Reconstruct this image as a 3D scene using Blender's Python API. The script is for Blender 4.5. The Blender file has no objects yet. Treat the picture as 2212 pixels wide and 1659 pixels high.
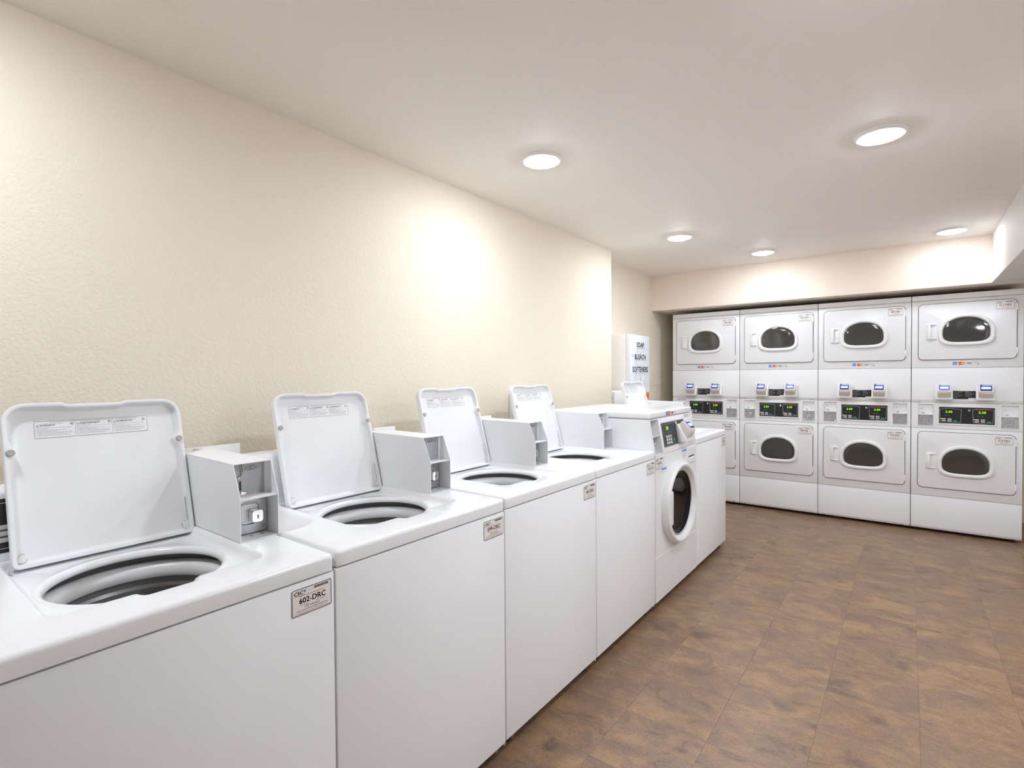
import bpy, bmesh, math, random
from mathutils import Vector, Matrix

random.seed(7)
SC = bpy.context.scene
COL = SC.collection
PI = math.pi

# ------------------------------------------------------------------ camera
CAM_LOC = Vector((1.1209, -0.2286, 1.3368))
YAW, PITCH, ROLL = math.radians(37.299), math.radians(-0.979), math.radians(-0.392)
FPX = 1123.04
f_ = Vector((-math.sin(YAW) * math.cos(PITCH), math.cos(YAW) * math.cos(PITCH), math.sin(PITCH)))
r0 = Vector((math.cos(YAW), math.sin(YAW), 0))
u0 = r0.cross(f_)
r_ = r0 * math.cos(ROLL) + u0 * math.sin(ROLL)
u_ = -r0 * math.sin(ROLL) + u0 * math.cos(ROLL)
cam = bpy.data.cameras.new('camera')
cam.sensor_fit = 'HORIZONTAL'
cam.sensor_width = 36.0
cam.lens = FPX * 36.0 / 2212.0
cam.clip_start = 0.02
cam.clip_end = 60
camo = bpy.data.objects.new('camera', cam)
COL.objects.link(camo)
camo.matrix_world = Matrix(((r_.x, u_.x, -f_.x, CAM_LOC.x), (r_.y, u_.y, -f_.y, CAM_LOC.y),
                            (r_.z, u_.z, -f_.z, CAM_LOC.z), (0, 0, 0, 1)))
SC.camera = camo

# ------------------------------------------------------------------ world, exposure
W = bpy.data.worlds.new('world')
SC.world = W
W.use_nodes = True
W.node_tree.nodes['Background'].inputs[0].default_value = (0.9, 0.93, 1.0, 1)
W.node_tree.nodes['Background'].inputs[1].default_value = 0.0
SC.view_settings.view_transform = 'Standard'
SC.view_settings.look = 'None'
SC.view_settings.exposure = 0.42
SC.view_settings.gamma = 1.0
SC.view_settings.use_curve_mapping = False
LENS_POWER = 150.0        # glow of the lamp lenses
LAMP_COL = (0.91, 0.985, 1.085)
SC.cycles.use_denoising = True
SC.cycles.use_adaptive_sampling = True
SC.cycles.adaptive_threshold = 0.10
SC.cycles.adaptive_min_samples = 16
SC.cycles.max_bounces = 8
SC.cycles.diffuse_bounces = 6
SC.cycles.glossy_bounces = 3
SC.cycles.caustics_reflective = False
SC.cycles.caustics_refractive = False
SC.cycles.sample_clamp_indirect = 8.0

# ------------------------------------------------------------------ materials
MATS = {}


def mat(name, color, rough=0.5, metal=0.0, spec=0.5, coat=0.0, emit=None, emit_s=0.0, noise=0.0, nscale=40.0, bump=0.0, bscale=200.0):
    if name in MATS:
        return MATS[name]
    m = bpy.data.materials.new(name)
    m.use_nodes = True
    nt = m.node_tree
    b = nt.nodes['Principled BSDF']
    b.inputs['Base Color'].default_value = (*color, 1)
    b.inputs['Roughness'].default_value = rough
    b.inputs['Metallic'].default_value = metal
    b.inputs['Specular IOR Level'].default_value = spec
    b.inputs['Coat Weight'].default_value = coat
    if emit:
        b.inputs['Emission Color'].default_value = (*emit, 1)
        b.inputs['Emission Strength'].default_value = emit_s
    tc = nt.nodes.new('ShaderNodeTexCoord')
    if noise > 0:
        n = nt.nodes.new('ShaderNodeTexNoise')
        n.inputs['Scale'].default_value = nscale
        n.inputs['Detail'].default_value = 4
        nt.links.new(tc.outputs['Object'], n.inputs['Vector'])
        mx = nt.nodes.new('ShaderNodeMix')
        mx.data_type = 'RGBA'
        mx.inputs[6].default_value = (*[c * (1 - noise) for c in color], 1)
        mx.inputs[7].default_value = (*[min(1, c * (1 + noise)) for c in color], 1)
        nt.links.new(n.outputs['Fac'], mx.inputs[0])
        nt.links.new(mx.outputs[2], b.inputs['Base Color'])
    if bump > 0:
        n2 = nt.nodes.new('ShaderNodeTexNoise')
        n2.inputs['Scale'].default_value = bscale
        n2.inputs['Detail'].default_value = 3
        nt.links.new(tc.outputs['Object'], n2.inputs['Vector'])
        bp = nt.nodes.new('ShaderNodeBump')
        bp.inputs['Strength'].default_value = bump
        bp.inputs['Distance'].default_value = 0.004
        nt.links.new(n2.outputs['Fac'], bp.inputs['Height'])
        nt.links.new(bp.outputs['Normal'], b.inputs['Normal'])
    MATS[name] = m
    return m


ENAMEL = mat('white_enamel', (0.815, 0.82, 0.83), 0.22, spec=0.5, noise=0.008, nscale=8, bump=0.015, bscale=350)
ENAMEL2 = mat('white_enamel_satin', (0.815, 0.82, 0.83), 0.38, spec=0.45, noise=0.01, nscale=20)
PLASTIC = mat('white_plastic', (0.82, 0.82, 0.82), 0.35, noise=0.008, nscale=15)
GREYPAINT = mat('grey_paint', (0.40, 0.41, 0.43), 0.42, noise=0.05, nscale=120)
ZINC = mat('zinc_plate', (0.56, 0.57, 0.60), 0.32, metal=0.85, noise=0.12, nscale=60)
CHROME = mat('chrome', (0.86, 0.86, 0.86), 0.07, metal=1.0, noise=0.02, nscale=30)
NICKEL = mat('nickel', (0.70, 0.64, 0.58), 0.2, metal=1.0, noise=0.05, nscale=60)
BLACK = mat('black_overlay', (0.016, 0.017, 0.021), 0.28, noise=0.1, nscale=60)
DARK = mat('dark_gap', (0.012, 0.012, 0.012), 0.6, noise=0.1, nscale=30)
GAPGREY = mat('shadow_gap', (0.10, 0.09, 0.085), 0.6, noise=0.1, nscale=30)
RUBBER = mat('grey_rubber', (0.42, 0.39, 0.36), 0.6, noise=0.05, nscale=80)
DARKRUBBER = mat('black_rubber', (0.03, 0.03, 0.03), 0.7, noise=0.1, nscale=80)
BEIGE = mat('beige_plastic', (0.72, 0.67, 0.62), 0.42, noise=0.01, nscale=40)
STEEL = mat('tub_steel', (0.36, 0.36, 0.355), 0.33, metal=0.35, noise=0.06, nscale=25)
DRUMWALL = mat('drum_wall', (0.24, 0.245, 0.25), 0.45, noise=0.1, nscale=20)
PAPER = mat('sticker_paper', (0.86, 0.81, 0.785), 0.45, noise=0.01, nscale=60)
LABELW = mat('label_white', (0.80, 0.80, 0.80), 0.4, noise=0.01, nscale=60)
INK = mat('black_ink', (0.015, 0.014, 0.014), 0.5, noise=0.1, nscale=90)
INKGREY = mat('grey_ink', (0.16, 0.15, 0.15), 0.5, noise=0.1, nscale=90)
INKLIGHT = mat('light_ink', (0.60, 0.60, 0.60), 0.5, noise=0.03, nscale=90)
SILVER = mat('silver_ink', (0.42, 0.42, 0.43), 0.35, metal=0.4, noise=0.05, nscale=90)
LOGOBLUE = mat('logo_blue', (0.01, 0.22, 0.48), 0.45, noise=0.05, nscale=90)
CARDBLUE = mat('card_blue', (0.08, 0.26, 0.68), 0.45, noise=0.03, nscale=90)
CARDRED = mat('card_red', (0.72, 0.06, 0.04), 0.45, noise=0.03, nscale=90)
CARDYEL = mat('card_yellow', (0.85, 0.42, 0.06), 0.45, noise=0.03, nscale=90)
CARDNAVY = mat('card_navy', (0.06, 0.07, 0.25), 0.45, noise=0.03, nscale=90)
CARDORANGE = mat('card_orange', (0.80, 0.22, 0.04), 0.45, noise=0.03, nscale=90)
REDINK = mat('red_ink', (0.80, 0.09, 0.05), 0.45, noise=0.03, nscale=90)
GREENKEY = mat('green_key', (0.02, 0.33, 0.17), 0.4, noise=0.03, nscale=90)
KEYWHITE = mat('key_white', (0.62, 0.61, 0.59), 0.4, noise=0.03, nscale=90)
LED = mat('green_led', (0.1, 0.3, 0.0), 0.4, emit=(0.30, 0.95, 0.0), emit_s=1.0, noise=0.02)
SCRBLUE = mat('blue_screen', (0.01, 0.01, 0.2), 0.5, spec=0.15, emit=(0.02, 0.03, 0.75), emit_s=0.75, noise=0.02)
SCRWHITE = mat('lit_screen', (0.3, 0.4, 0.6), 0.5, spec=0.15, emit=(0.50, 0.68, 1.0), emit_s=0.75, noise=0.02)
YELLOWTAB = mat('yellow_tab', (0.75, 0.72, 0.25), 0.5, noise=0.02)
PURPLE = mat('purple_ink', (0.10, 0.07, 0.25), 0.5, noise=0.05, nscale=60)
GLASSD = mat('dark_door_glass', (0.045, 0.042, 0.038), 0.06, spec=0.9, noise=0.25, nscale=7)
GLASSB = mat('black_bowl_glass', (0.006, 0.006, 0.006), 0.05, spec=0.12, noise=0.3, nscale=9)
WHITEINK = mat('white_ink', (0.62, 0.62, 0.62), 0.5, noise=0.02)
TRIMRING = mat('lamp_trim', (0.86, 0.86, 0.86), 0.4, noise=0.01)


def paint(name, color, bump, scale):
    m = bpy.data.materials.new(name)
    m.use_nodes = True
    nt = m.node_tree
    b = nt.nodes['Principled BSDF']
    b.inputs['Roughness'].default_value = 0.65
    b.inputs['Specular IOR Level'].default_value = 0.3
    tc = nt.nodes.new('ShaderNodeTexCoord')
    n = nt.nodes.new('ShaderNodeTexNoise')
    n.inputs['Scale'].default_value = scale
    n.inputs['Detail'].default_value = 2.5
    n.inputs['Roughness'].default_value = 0.45
    nt.links.new(tc.outputs['Object'], n.inputs['Vector'])
    rp = nt.nodes.new('ShaderNodeValToRGB')
    rp.color_ramp.elements[0].position = 0.38
    rp.color_ramp.elements[1].position = 0.62
    nt.links.new(n.outputs['Fac'], rp.inputs['Fac'])
    bp = nt.nodes.new('ShaderNodeBump')
    bp.inputs['Strength'].default_value = bump
    bp.inputs['Distance'].default_value = 0.003
    nt.links.new(rp.outputs['Color'], bp.inputs['Height'])
    nt.links.new(bp.outputs['Normal'], b.inputs['Normal'])
    n2 = nt.nodes.new('ShaderNodeTexNoise')
    n2.inputs['Scale'].default_value = 1.7
    nt.links.new(tc.outputs['Object'], n2.inputs['Vector'])
    mx = nt.nodes.new('ShaderNodeMix')
    mx.data_type = 'RGBA'
    mx.inputs[6].default_value = (*[c * 0.985 for c in color], 1)
    mx.inputs[7].default_value = (*[c * 1.015 for c in color], 1)
    nt.links.new(n2.outputs['Fac'], mx.inputs[0])
    nt.links.new(mx.outputs[2], b.inputs['Base Color'])
    return m


WALLP = paint('wall_paint', (0.84, 0.76, 0.63), 0.23, 95)
SOFFP = paint('soffit_paint', (0.86, 0.765, 0.66), 0.25, 95)
BEAMP = paint('beam_paint', (0.74, 0.705, 0.675), 0.2, 95)
BOUNCEP = paint('bounce_wall_paint', (0.88, 0.86, 0.83), 0.2, 95)  # for the unseen walls, whitened to bounce more light into the room
CEILP = paint('ceiling_paint', (0.93, 0.885, 0.845), 0.06, 110)


def floor_material():
    m = bpy.data.materials.new('slate_vinyl')
    m.use_nodes = True
    nt = m.node_tree
    L = nt.links
    b = nt.nodes['Principled BSDF']
    geo = nt.nodes.new('ShaderNodeNewGeometry')
    oi = nt.nodes.new('ShaderNodeObjectInfo')
    add = nt.nodes.new('ShaderNodeVectorMath')
    add.operation = 'MULTIPLY_ADD'
    comb = nt.nodes.new('ShaderNodeCombineXYZ')
    for k, s in enumerate((37.0, 53.0, 11.0)):
        mt = nt.nodes.new('ShaderNodeMath')
        mt.operation = 'MULTIPLY'
        mt.inputs[1].default_value = s
        L.new(oi.outputs['Random'], mt.inputs[0])
        L.new(mt.outputs[0], comb.inputs[k])
    L.new(geo.outputs['Position'], add.inputs[0])
    add.inputs[1].default_value = (1, 1, 1)
    L.new(comb.outputs[0], add.inputs[2])

    def noise(sc, detail, rough, dist, seed):
        mp = nt.nodes.new('ShaderNodeMapping')
        mp.inputs['Scale'].default_value = sc
        mp.inputs['Location'].default_value = (seed, seed * 1.7, 0)
        mp.inputs['Rotation'].default_value = (0, 0, 0.12)
        L.new(add.outputs[0], mp.inputs['Vector'])
        n = nt.nodes.new('ShaderNodeTexNoise')
        n.inputs['Scale'].default_value = 1.0
        n.inputs['Detail'].default_value = detail
        n.inputs['Roughness'].default_value = rough
        n.inputs['Distortion'].default_value = dist
        L.new(mp.outputs[0], n.inputs['Vector'])
        return n

    def ramp(n, pts):
        r = nt.nodes.new('ShaderNodeValToRGB')
        e = r.color_ramp.elements
        e[0].position, e[0].color = pts[0][0], (*pts[0][1], 1)
        e[1].position, e[1].color = pts[-1][0], (*pts[-1][1], 1)
        for p, c in pts[1:-1]:
            q = e.new(p)
            q.color = (*c, 1)
        L.new(n.outputs['Fac'], r.inputs['Fac'])
        return r

    def mix(fac, a, bb, mode='MIX'):
        x = nt.nodes.new('ShaderNodeMix')
        x.data_type = 'RGBA'
        x.blend_type = mode
        if isinstance(fac, float):
            x.inputs[0].default_value = fac
        else:
            L.new(fac, x.inputs[0])
        for s, i in ((a, 6), (bb, 7)):
            if isinstance(s, tuple):
                x.inputs[i].default_value = (*s, 1)
            else:
                L.new(s, x.inputs[i])
        return x.outputs[2]

    g = (1, 1, 1)
    k = (0, 0, 0)
    base = ramp(noise((6, 9, 1), 8, 0.70, 0.7, 3.1), [(0.35, (0.125, 0.078, 0.050)), (0.44, (0.209, 0.130, 0.078)), (0.54, (0.271, 0.166, 0.091)), (0.67, (0.332, 0.207, 0.112))])
    mauve = ramp(noise((3.6, 5.5, 1), 8, 0.70, 0.9, 9.4), [(0.46, k), (0.60, (0.8, 0.8, 0.8))])
    c1 = mix(mauve.outputs['Color'], base.outputs['Color'], (0.190, 0.120, 0.084))
    orange = ramp(noise((5.0, 8, 1), 8, 0.74, 0.9, 17.3), [(0.56, k), (0.70, (0.75, 0.75, 0.75))])
    c2 = mix(orange.outputs['Color'], c1, (0.356, 0.182, 0.079))
    grey = ramp(noise((7, 16, 1), 8, 0.76, 1.4, 25.9), [(0.59, k), (0.70, (0.65, 0.65, 0.65))])
    c3 = mix(grey.outputs['Color'], c2, (0.114, 0.096, 0.075))
    fine = ramp(noise((120, 170, 1), 3, 0.75, 0.3, 5.5), [(0.28, (0.72, 0.72, 0.72)), (0.72, (1.30, 1.28, 1.26))])
    c4 = mix(1.0, c3, fine.outputs['Color'], 'MULTIPLY')
    L.new(c4, b.inputs['Base Color'])
    b.inputs['Roughness'].default_value = 0.34
    b.inputs['Specular IOR Level'].default_value = 0.45
    bp = nt.nodes.new('ShaderNodeBump')
    bp.inputs['Strength'].default_value = 0.16
    bp.inputs['Distance'].default_value = 0.003
    L.new(noise((26, 55, 1), 5, 0.65, 1.2, 2.2).outputs['Fac'], bp.inputs['Height'])
    L.new(bp.outputs['Normal'], b.inputs['Normal'])
    return m


FLOORM = floor_material()

# ------------------------------------------------------------------ mesh helpers
CACHE = {}


def finish(bm, name, smooth=True, angle=32):
    bmesh.ops.remove_doubles(bm, verts=bm.verts, dist=1e-6)
    bmesh.ops.recalc_face_normals(bm, faces=bm.faces)
    me = bpy.data.meshes.new(name)
    bm.to_mesh(me)
    bm.free()
    if smooth:
        me.shade_smooth()
        me.set_sharp_from_angle(angle=math.radians(angle))
    return me


def part(name, fn, material, parent=None, loc=(0, 0, 0), key=None, label=None, kind=None, smooth=True, angle=32):
    """one mesh object; fn() returns a bmesh (or a mesh); key shares mesh data between alike parts"""
    if key is not None and key in CACHE:
        me = CACHE[key]
    else:
        r = fn() if callable(fn) else fn
        me = r if isinstance(r, bpy.types.Mesh) else finish(r, name, smooth, angle)
        if len(me.materials) == 0:
            me.materials.append(material)
        if key is not None:
            CACHE[key] = me
    o = bpy.data.objects.new(name, me)
    COL.objects.link(o)
    o.parent = parent
    o.location = loc
    if label:
        o['label'] = label
    if kind:
        o['kind'] = kind
    return o


def thing(name, loc, label, cat, group=None):
    o = bpy.data.objects.new(name, None)
    o.empty_display_size = 0.05
    COL.objects.link(o)
    o.location = loc
    o['label'] = label
    o['category'] = cat
    if group:
        o['group'] = group
    return o


def box(bm, x0, x1, y0, y1, z0, z1, bev=0.0, seg=2, skip=()):
    vs = [bm.verts.new(p) for p in ((x0, y0, z0), (x1, y0, z0), (x1, y1, z0), (x0, y1, z0), (x0, y0, z1), (x1, y0, z1), (x1, y1, z1), (x0, y1, z1))]
    fs = {'b': (0, 3, 2, 1), 't': (4, 5, 6, 7), 'f': (0, 1, 5, 4), 'k': (2, 3, 7, 6), 'l': (0, 4, 7, 3), 'r': (1, 2, 6, 5)}
    nf = [bm.faces.new([vs[i] for i in q]) for kk, q in fs.items() if kk not in skip]
    if bev > 0:
        es = list({e for f in nf for e in f.edges if len(e.link_faces) == 2})
        bmesh.ops.bevel(bm, geom=es, offset=bev, offset_type='OFFSET', segments=seg, profile=0.5, affect='EDGES', clamp_overlap=True)


def bxm(*a, **k):
    bm = bmesh.new()
    box(bm, *a, **k)
    return bm


def bridge(bm, layers, close=True, cap0=False, cap1=False):
    rows = [[bm.verts.new(p) for p in L] for L in layers]
    n = len(rows[0])
    for a, b in zip(rows, rows[1:]):
        for i in range(n if close else n - 1):
            j = (i + 1) % n
            try:
                bm.faces.new((a[i], a[j], b[j], b[i]))
            except ValueError:
                pass
    if cap0:
        bm.faces.new(list(reversed(rows[0])))
    if cap1:
        bm.faces.new(rows[-1])
    return rows


def rrect(x0, x1, z0, z1, r, n=6):
    """polygon generator of a rounded rectangle; r one value or (bl, br, tr, tl)"""
    rs = r if isinstance(r, (tuple, list)) else (r, r, r, r)

    def gen(ins=0.0):
        a0, a1, b0, b1 = x0 + ins, x1 - ins, z0 + ins, z1 - ins
        out = []
        for (cx, cz, s, rad) in ((a0, b0, PI, rs[0]), (a1, b0, 1.5 * PI, rs[1]), (a1, b1, 0.0, rs[2]), (a0, b1, 0.5 * PI, rs[3])):
            q = max(rad - ins, 0.0002)
            ox = cx + q if cx == a0 else cx - q
            oz = cz + q if cz == b0 else cz - q
            for i in range(n + 1):
                t = s + 0.5 * PI * i / n
                out.append((ox + q * math.cos(t), oz + q * math.sin(t)))
        return out
    return gen


def dshape(cx, cz, a, bt, bb, nt_=2.2, nb=4.4, n=56):
    def gen(ins=0.0):
        out = []
        for i in range(n):
            t = 2 * PI * i / n
            c, s = math.cos(t), math.sin(t)
            ee = nt_ if s >= 0 else nb
            bbv = (bt if s >= 0 else bb) - ins
            out.append((cx + (a - ins) * math.copysign(abs(c) ** (2 / ee), c), cz + bbv * math.copysign(abs(s) ** (2 / ee), s)))
        return out
    return gen


def circ(cx, cz, r, n=32):
    def gen(ins=0.0):
        return [(cx + (r - ins) * math.cos(2 * PI * i / n), cz + (r - ins) * math.sin(2 * PI * i / n)) for i in range(n)]
    return gen


def MX(a, b, d):      # panel facing +x (washers): a along y, b up
    return (d, a, b)


def MY(a, b, d):      # panel facing -y (dryers): a along x, b up
    return (a, -d, b)


def MZ(a, b, d):      # lying flat, facing up
    return (a, b, d)


def slab(gen, prof, mp, cap1=True, cap0=False, bm=None):
    """prof: list of (inset, depth) layers"""
    bm = bm or bmesh.new()
    bridge(bm, [[mp(a, b, d) for a, b in gen(i)] for i, d in prof], cap0=cap0, cap1=cap1)
    return bm


def prism(poly, e0, e1, mp, bm=None, bev=0.0):
    """poly 2D (p, q) extruded from e0 to e1; mp(p, q, e)"""
    bm = bm or bmesh.new()
    start = set(bm.faces)
    a = [bm.verts.new(mp(p, q, e0)) for p, q in poly]
    b = [bm.verts.new(mp(p, q, e1)) for p, q in poly]
    n = len(poly)
    for i in range(n):
        j = (i + 1) % n
        bm.faces.new((a[i], a[j], b[j], b[i]))
    bm.faces.new(list(reversed(a)))
    bm.faces.new(b)
    if bev > 0:
        nf = [f for f in bm.faces if f not in start]
        es = list({e for f in nf for e in f.edges})
        bmesh.ops.bevel(bm, geom=es, offset=bev, offset_type='OFFSET', segments=2, profile=0.5, affect='EDGES', clamp_overlap=True)
    return bm


def lathe(prof, axis='z', n=48, c=(0, 0, 0), bm=None, cap0=False, cap1=False):
    bm = bm or bmesh.new()
    L = []
    for r, h in prof:
        row = []
        for i in range(n):
            t = 2 * PI * i / n
            ca, sa = r * math.cos(t), r * math.sin(t)
            row.append({'z': (c[0] + ca, c[1] + sa, c[2] + h), 'x': (c[0] + h, c[1] + ca, c[2] + sa), 'y': (c[0] + ca, c[1] - h, c[2] + sa)}[axis])
        L.append(row)
    bridge(bm, L, cap0=cap0, cap1=cap1)
    return bm


def tube(bm, pts, r, n=8):
    pts = [Vector(p) for p in pts]
    L = []
    for i, p in enumerate(pts):
        t = (pts[min(i + 1, len(pts) - 1)] - pts[max(i - 1, 0)]).normalized()
        a = t.cross(Vector((0, 0, 1)) if abs(t.z) < 0.9 else Vector((1, 0, 0))).normalized()
        b = t.cross(a)
        L.append([p + r * (a * math.cos(2 * PI * k / n) + b * math.sin(2 * PI * k / n)) for k in range(n)])
    bridge(bm, L, cap0=True, cap1=True)
    return bm


# ------------------------------------------------------------------ flat print
_TXT = {}


def text_geo(s):
    if s in _TXT:
        return _TXT[s]
    cu = bpy.data.curves.new('txt', 'FONT')
    cu.body = s
    cu.size = 1.0
    cu.resolution_u = 2
    o = bpy.data.objects.new('txt', cu)
    COL.objects.link(o)
    me = bpy.data.meshes.new_from_object(o)
    bpy.data.objects.remove(o)
    bpy.data.curves.remove(cu)
    vs = [(v.co.x, v.co.y) for v in me.vertices]
    fs = [tuple(p.vertices) for p in me.polygons]
    bpy.data.meshes.remove(me)
    xs = [v[0] for v in vs] or [0, 1]
    ys = [v[1] for v in vs] or [0, 1]
    _TXT[s] = (vs, fs, min(xs), max(xs), min(ys), max(ys))
    return _TXT[s]


class Print:
    """flat print in a plane (a right, b up)"""

    def __init__(self):
        self.v, self.f = [], []

    def poly(self, pts):
        k = len(self.v)
        self.v += list(pts)
        self.f.append(tuple(range(k, k + len(pts))))
        return self

    def rect(self, a0, b0, a1, b1):
        return self.poly([(a0, b0), (a1, b0), (a1, b1), (a0, b1)])

    def ring(self, gen, w):
        o, i = gen(0), gen(w)
        n = len(o)
        k = len(self.v)
        self.v += o + i
        for j in range(n):
            self.f.append((k + j, k + (j + 1) % n, k + n + (j + 1) % n, k + n + j))
        return self

    def text(self, s, a, b, h, w=None, align='l', slant=0.0, bold=0.0, cap=True):
        """cap height h at left (or centre, right) a, baseline b; w forces the width"""
        vs, fs, x0, x1, y0, y1 = text_geo(s)
        sc = h / (0.70 if cap else (y1 - y0))
        sx = (w / (x1 - x0)) if w else sc
        ww = (x1 - x0) * sx
        off = a - {'l': 0, 'c': ww / 2, 'r': ww}[align]
        offs = [(0, 0)] if bold == 0 else [(0, 0), (bold, 0), (bold, bold), (0, bold)]
        for ox, oy in offs:
            k = len(self.v)
            self.v += [(off + ox + (x - x0) * sx + slant * y * sc, b + oy + y * sc) for x, y in vs]
            self.f += [tuple(k + i for i in q) for q in fs]
        return self

    def mesh(self, mp, d, name='print'):
        me = bpy.data.meshes.new(name)
        me.from_pydata([mp(a, b, d) for a, b in self.v], [], self.f)
        me.update()
        return me


def print_part(name, pr, mp, d, material, parent, loc=(0, 0, 0), key=None, label=None):
    return part(name, (lambda: pr.mesh(mp, d, name)) if pr else None, material, parent, loc, key=key, label=label, smooth=False)


# ------------------------------------------------------------------ number sticker (used on every machine)
def sticker(number, parent, loc, mp, key):
    """loc = lower left corner; 0.104 wide, 0.064 high"""
    w, h = 0.104, 0.064
    st = part('number_sticker', lambda: slab(rrect(0, w, 0, h, 0.005), [(0, 0), (0, 0.0006)], mp), PAPER, parent, loc, key='st_base' + key)
    p = Print().ring(rrect(0.0008, w - 0.0008, 0.0008, h - 0.0008, 0.005), 0.0014)
    p.text('CSC', 0.005, 0.0495, 0.0075, 0.023, slant=0.25, bold=0.0005)
    p.text('Please use this machine # when reporting service', 0.019, 0.0443, 0.0021, 0.066)
    p.text(number + '-DRC', 0.019, 0.0275, 0.0125, 0.068, bold=0.0006)
    p.text('For Service:', 0.022, 0.0225, 0.0028, 0.020)
    p.text('Para Servicio:', 0.062, 0.0225, 0.0028, 0.023)
    p.text('1-877-264-6622', 0.033, 0.0165, 0.0042, 0.038)
    p.text('Visit our website WWW.CSCSERVICEWORKS.COM', 0.012, 0.0105, 0.0030, 0.080)
    p.text('This machine is owned by CSC ServiceWorks and operated by a license', 0.011, 0.0066, 0.0018, 0.082)
    p.text('All other trademarks belong to their respective owners or licensors of use', 0.005, 0.0032, 0.0018, 0.094)
    x = 0.0575
    for i in range(22):
        ww = (0.0007, 0.0012, 0.0007, 0.0018)[(i * 7 + i // 3) % 4]
        p.rect(x, 0.0535, x + ww, 0.0595)
        x += ww + (0.0006, 0.0009)[i % 2]
    print_part('lettering', p, mp, 0.0009, INK, st, key='st_ink' + key + number)
    g = Print().text('SERVICEWORKS', 0.006, 0.0455, 0.0026, 0.028)
    print_part('small_lettering', g, mp, 0.0009, INKGREY, st, key='st_grey' + key)
    q = Print().poly([(0.0315, 0.0555), (0.0335, 0.0585), (0.0355, 0.0575), (0.0345, 0.0530), (0.0330, 0.0500), (0.0320, 0.0525)])
    print_part('blue_mark', q, mp, 0.0009, LOGOBLUE, st, key='st_blue' + key)
    return st


# ------------------------------------------------------------------ card reader module (bracket, body, screen)
def card_reader(parent, loc, mp, key, bracket=True):
    """mp(a, b, d): a across, b up, d out of the panel; loc is the lower left of the bracket; 0.110 wide"""
    rot = lambda prof, a0, a1, bev: prism(prof, a0, a1, lambda dd, bb, e: mp(e, bb, dd), bev=bev)
    g = part('card_reader', lambda: rot([(0.030, 0.122), (0.050, 0.128), (0.090, 0.072), (0.086, 0.060), (0.060, 0.020), (0.020, 0.022)], 0.012, 0.098, 0.004),
             BEIGE, parent, loc, key='crd_body' + key, label='beige card reader with a lit blue screen')
    if bracket:
        part('bracket', lambda: rot([(0, 0), (0, 0.112), (0.016, 0.112), (0.052, 0.018), (0.052, 0)], 0, 0.110, 0.002), PLASTIC, g, key='crd_br' + key)
    # the sloping face between (0.050, 0.128) and (0.090, 0.072)
    P0 = Vector((0.050, 0.128))
    dv = Vector((0.040, -0.056)).normalized()
    nv = Vector((0.056, 0.040)).normalized()

    def face(a, t, lift):
        q = P0 + dv * t + nv * lift
        return mp(a, q.y, q.x)
    part('screen_bezel', lambda: slab(rrect(0.021, 0.089, 0.004, 0.064, 0.004), [(0, 0.0002), (0, 0.0012)], face), BLACK, g, key='crd_bz' + key)
    s = part('screen', lambda: slab(rrect(0.023, 0.087, 0.018, 0.056, 0.002), [(0, 0.0014), (0, 0.0018)], face), SCRBLUE, g, key='crd_s1' + key)
    pr = Print().rect(0.028, 0.026, 0.082, 0.049)
    print_part('screen_text_field', pr, face, 0.0022, SCRWHITE, s, key='crd_s2' + key)
    pr = Print().rect(0.034, 0.006, 0.087, 0.0155)
    print_part('printed_strip', pr, face, 0.0016, WHITEINK, g, key='crd_s3' + key)
    pr = Print().poly([(0.024, 0.006), (0.029, 0.005), (0.031, 0.012), (0.027, 0.015)])
    print_part('blue_mark', pr, face, 0.0016, CARDBLUE, g, key='crd_s4' + key)
    # card slot under the screen
    part('card_slot', lambda: rot([(0.0865, 0.060), (0.0895, 0.0585), (0.0745, 0.0385), (0.0715, 0.0395)], 0.02, 0.09, 0.0008), BEIGE, g, key='crd_sl' + key)
    part('indicator_tab', lambda: rot([(0.048, 0.100), (0.062, 0.100), (0.062, 0.085), (0.048, 0.085)], 0.0978, 0.0995, 0.0), YELLOWTAB, g, key='crd_tab' + key)
    return g


# ------------------------------------------------------------------ accepted cards strip
def card_marks(parent, loc, mp, d, key):
    """0.163 wide, 0.024 high, loc = lower left corner"""
    a = part('blue_card_mark', lambda: Print().rect(0, 0, 0.028, 0.024).mesh(mp, d), CARDBLUE, parent, loc, key='cm1' + key, smooth=False)
    t = Print().text('AMERICAN', 0.002, 0.0135, 0.005, 0.024).text('EXPRESS', 0.003, 0.005, 0.005, 0.022)
    print_part('lettering', t, mp, d + 0.0003, WHITEINK, a, key='cm2' + key)
    b = part('red_card_mark', lambda: Print().rect(0.036, 0, 0.0565, 0.024).mesh(mp, d), CARDRED, parent, loc, key='cm3' + key, smooth=False)
    print_part('yellow_half', Print().rect(0.0565, 0, 0.077, 0.024), mp, d, CARDYEL, b, key='cm4' + key)
    print_part('lettering', Print().text('MasterCard', 0.038, 0.009, 0.0065, 0.037), mp, d + 0.0004, LABELW, b, key='cm5' + key)
    part('visa_mark', lambda: Print().text('VISA', 0.083, 0.005, 0.013, 0.034, slant=0.2, bold=0.0006).mesh(mp, d), CARDNAVY, parent, loc, key='cm6' + key, smooth=False)
    dd = part('white_card_mark', lambda: Print().ring(rrect(0.123, 0.163, 0, 0.024, 0.001), 0.0004).mesh(mp, d), INKLIGHT, parent, loc, key='cm7' + key, smooth=False)
    print_part('orange_band', Print().poly([(0.134, 0.0005), (0.1625, 0.0005), (0.1625, 0.011), (0.152, 0.004)]), mp, d + 0.0003, CARDORANGE, dd, key='cm8' + key)
    print_part('lettering', Print().text('DISCOVER', 0.125, 0.014, 0.005, 0.035), mp, d + 0.0003, INKGREY, dd, key='cm9' + key)


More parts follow.
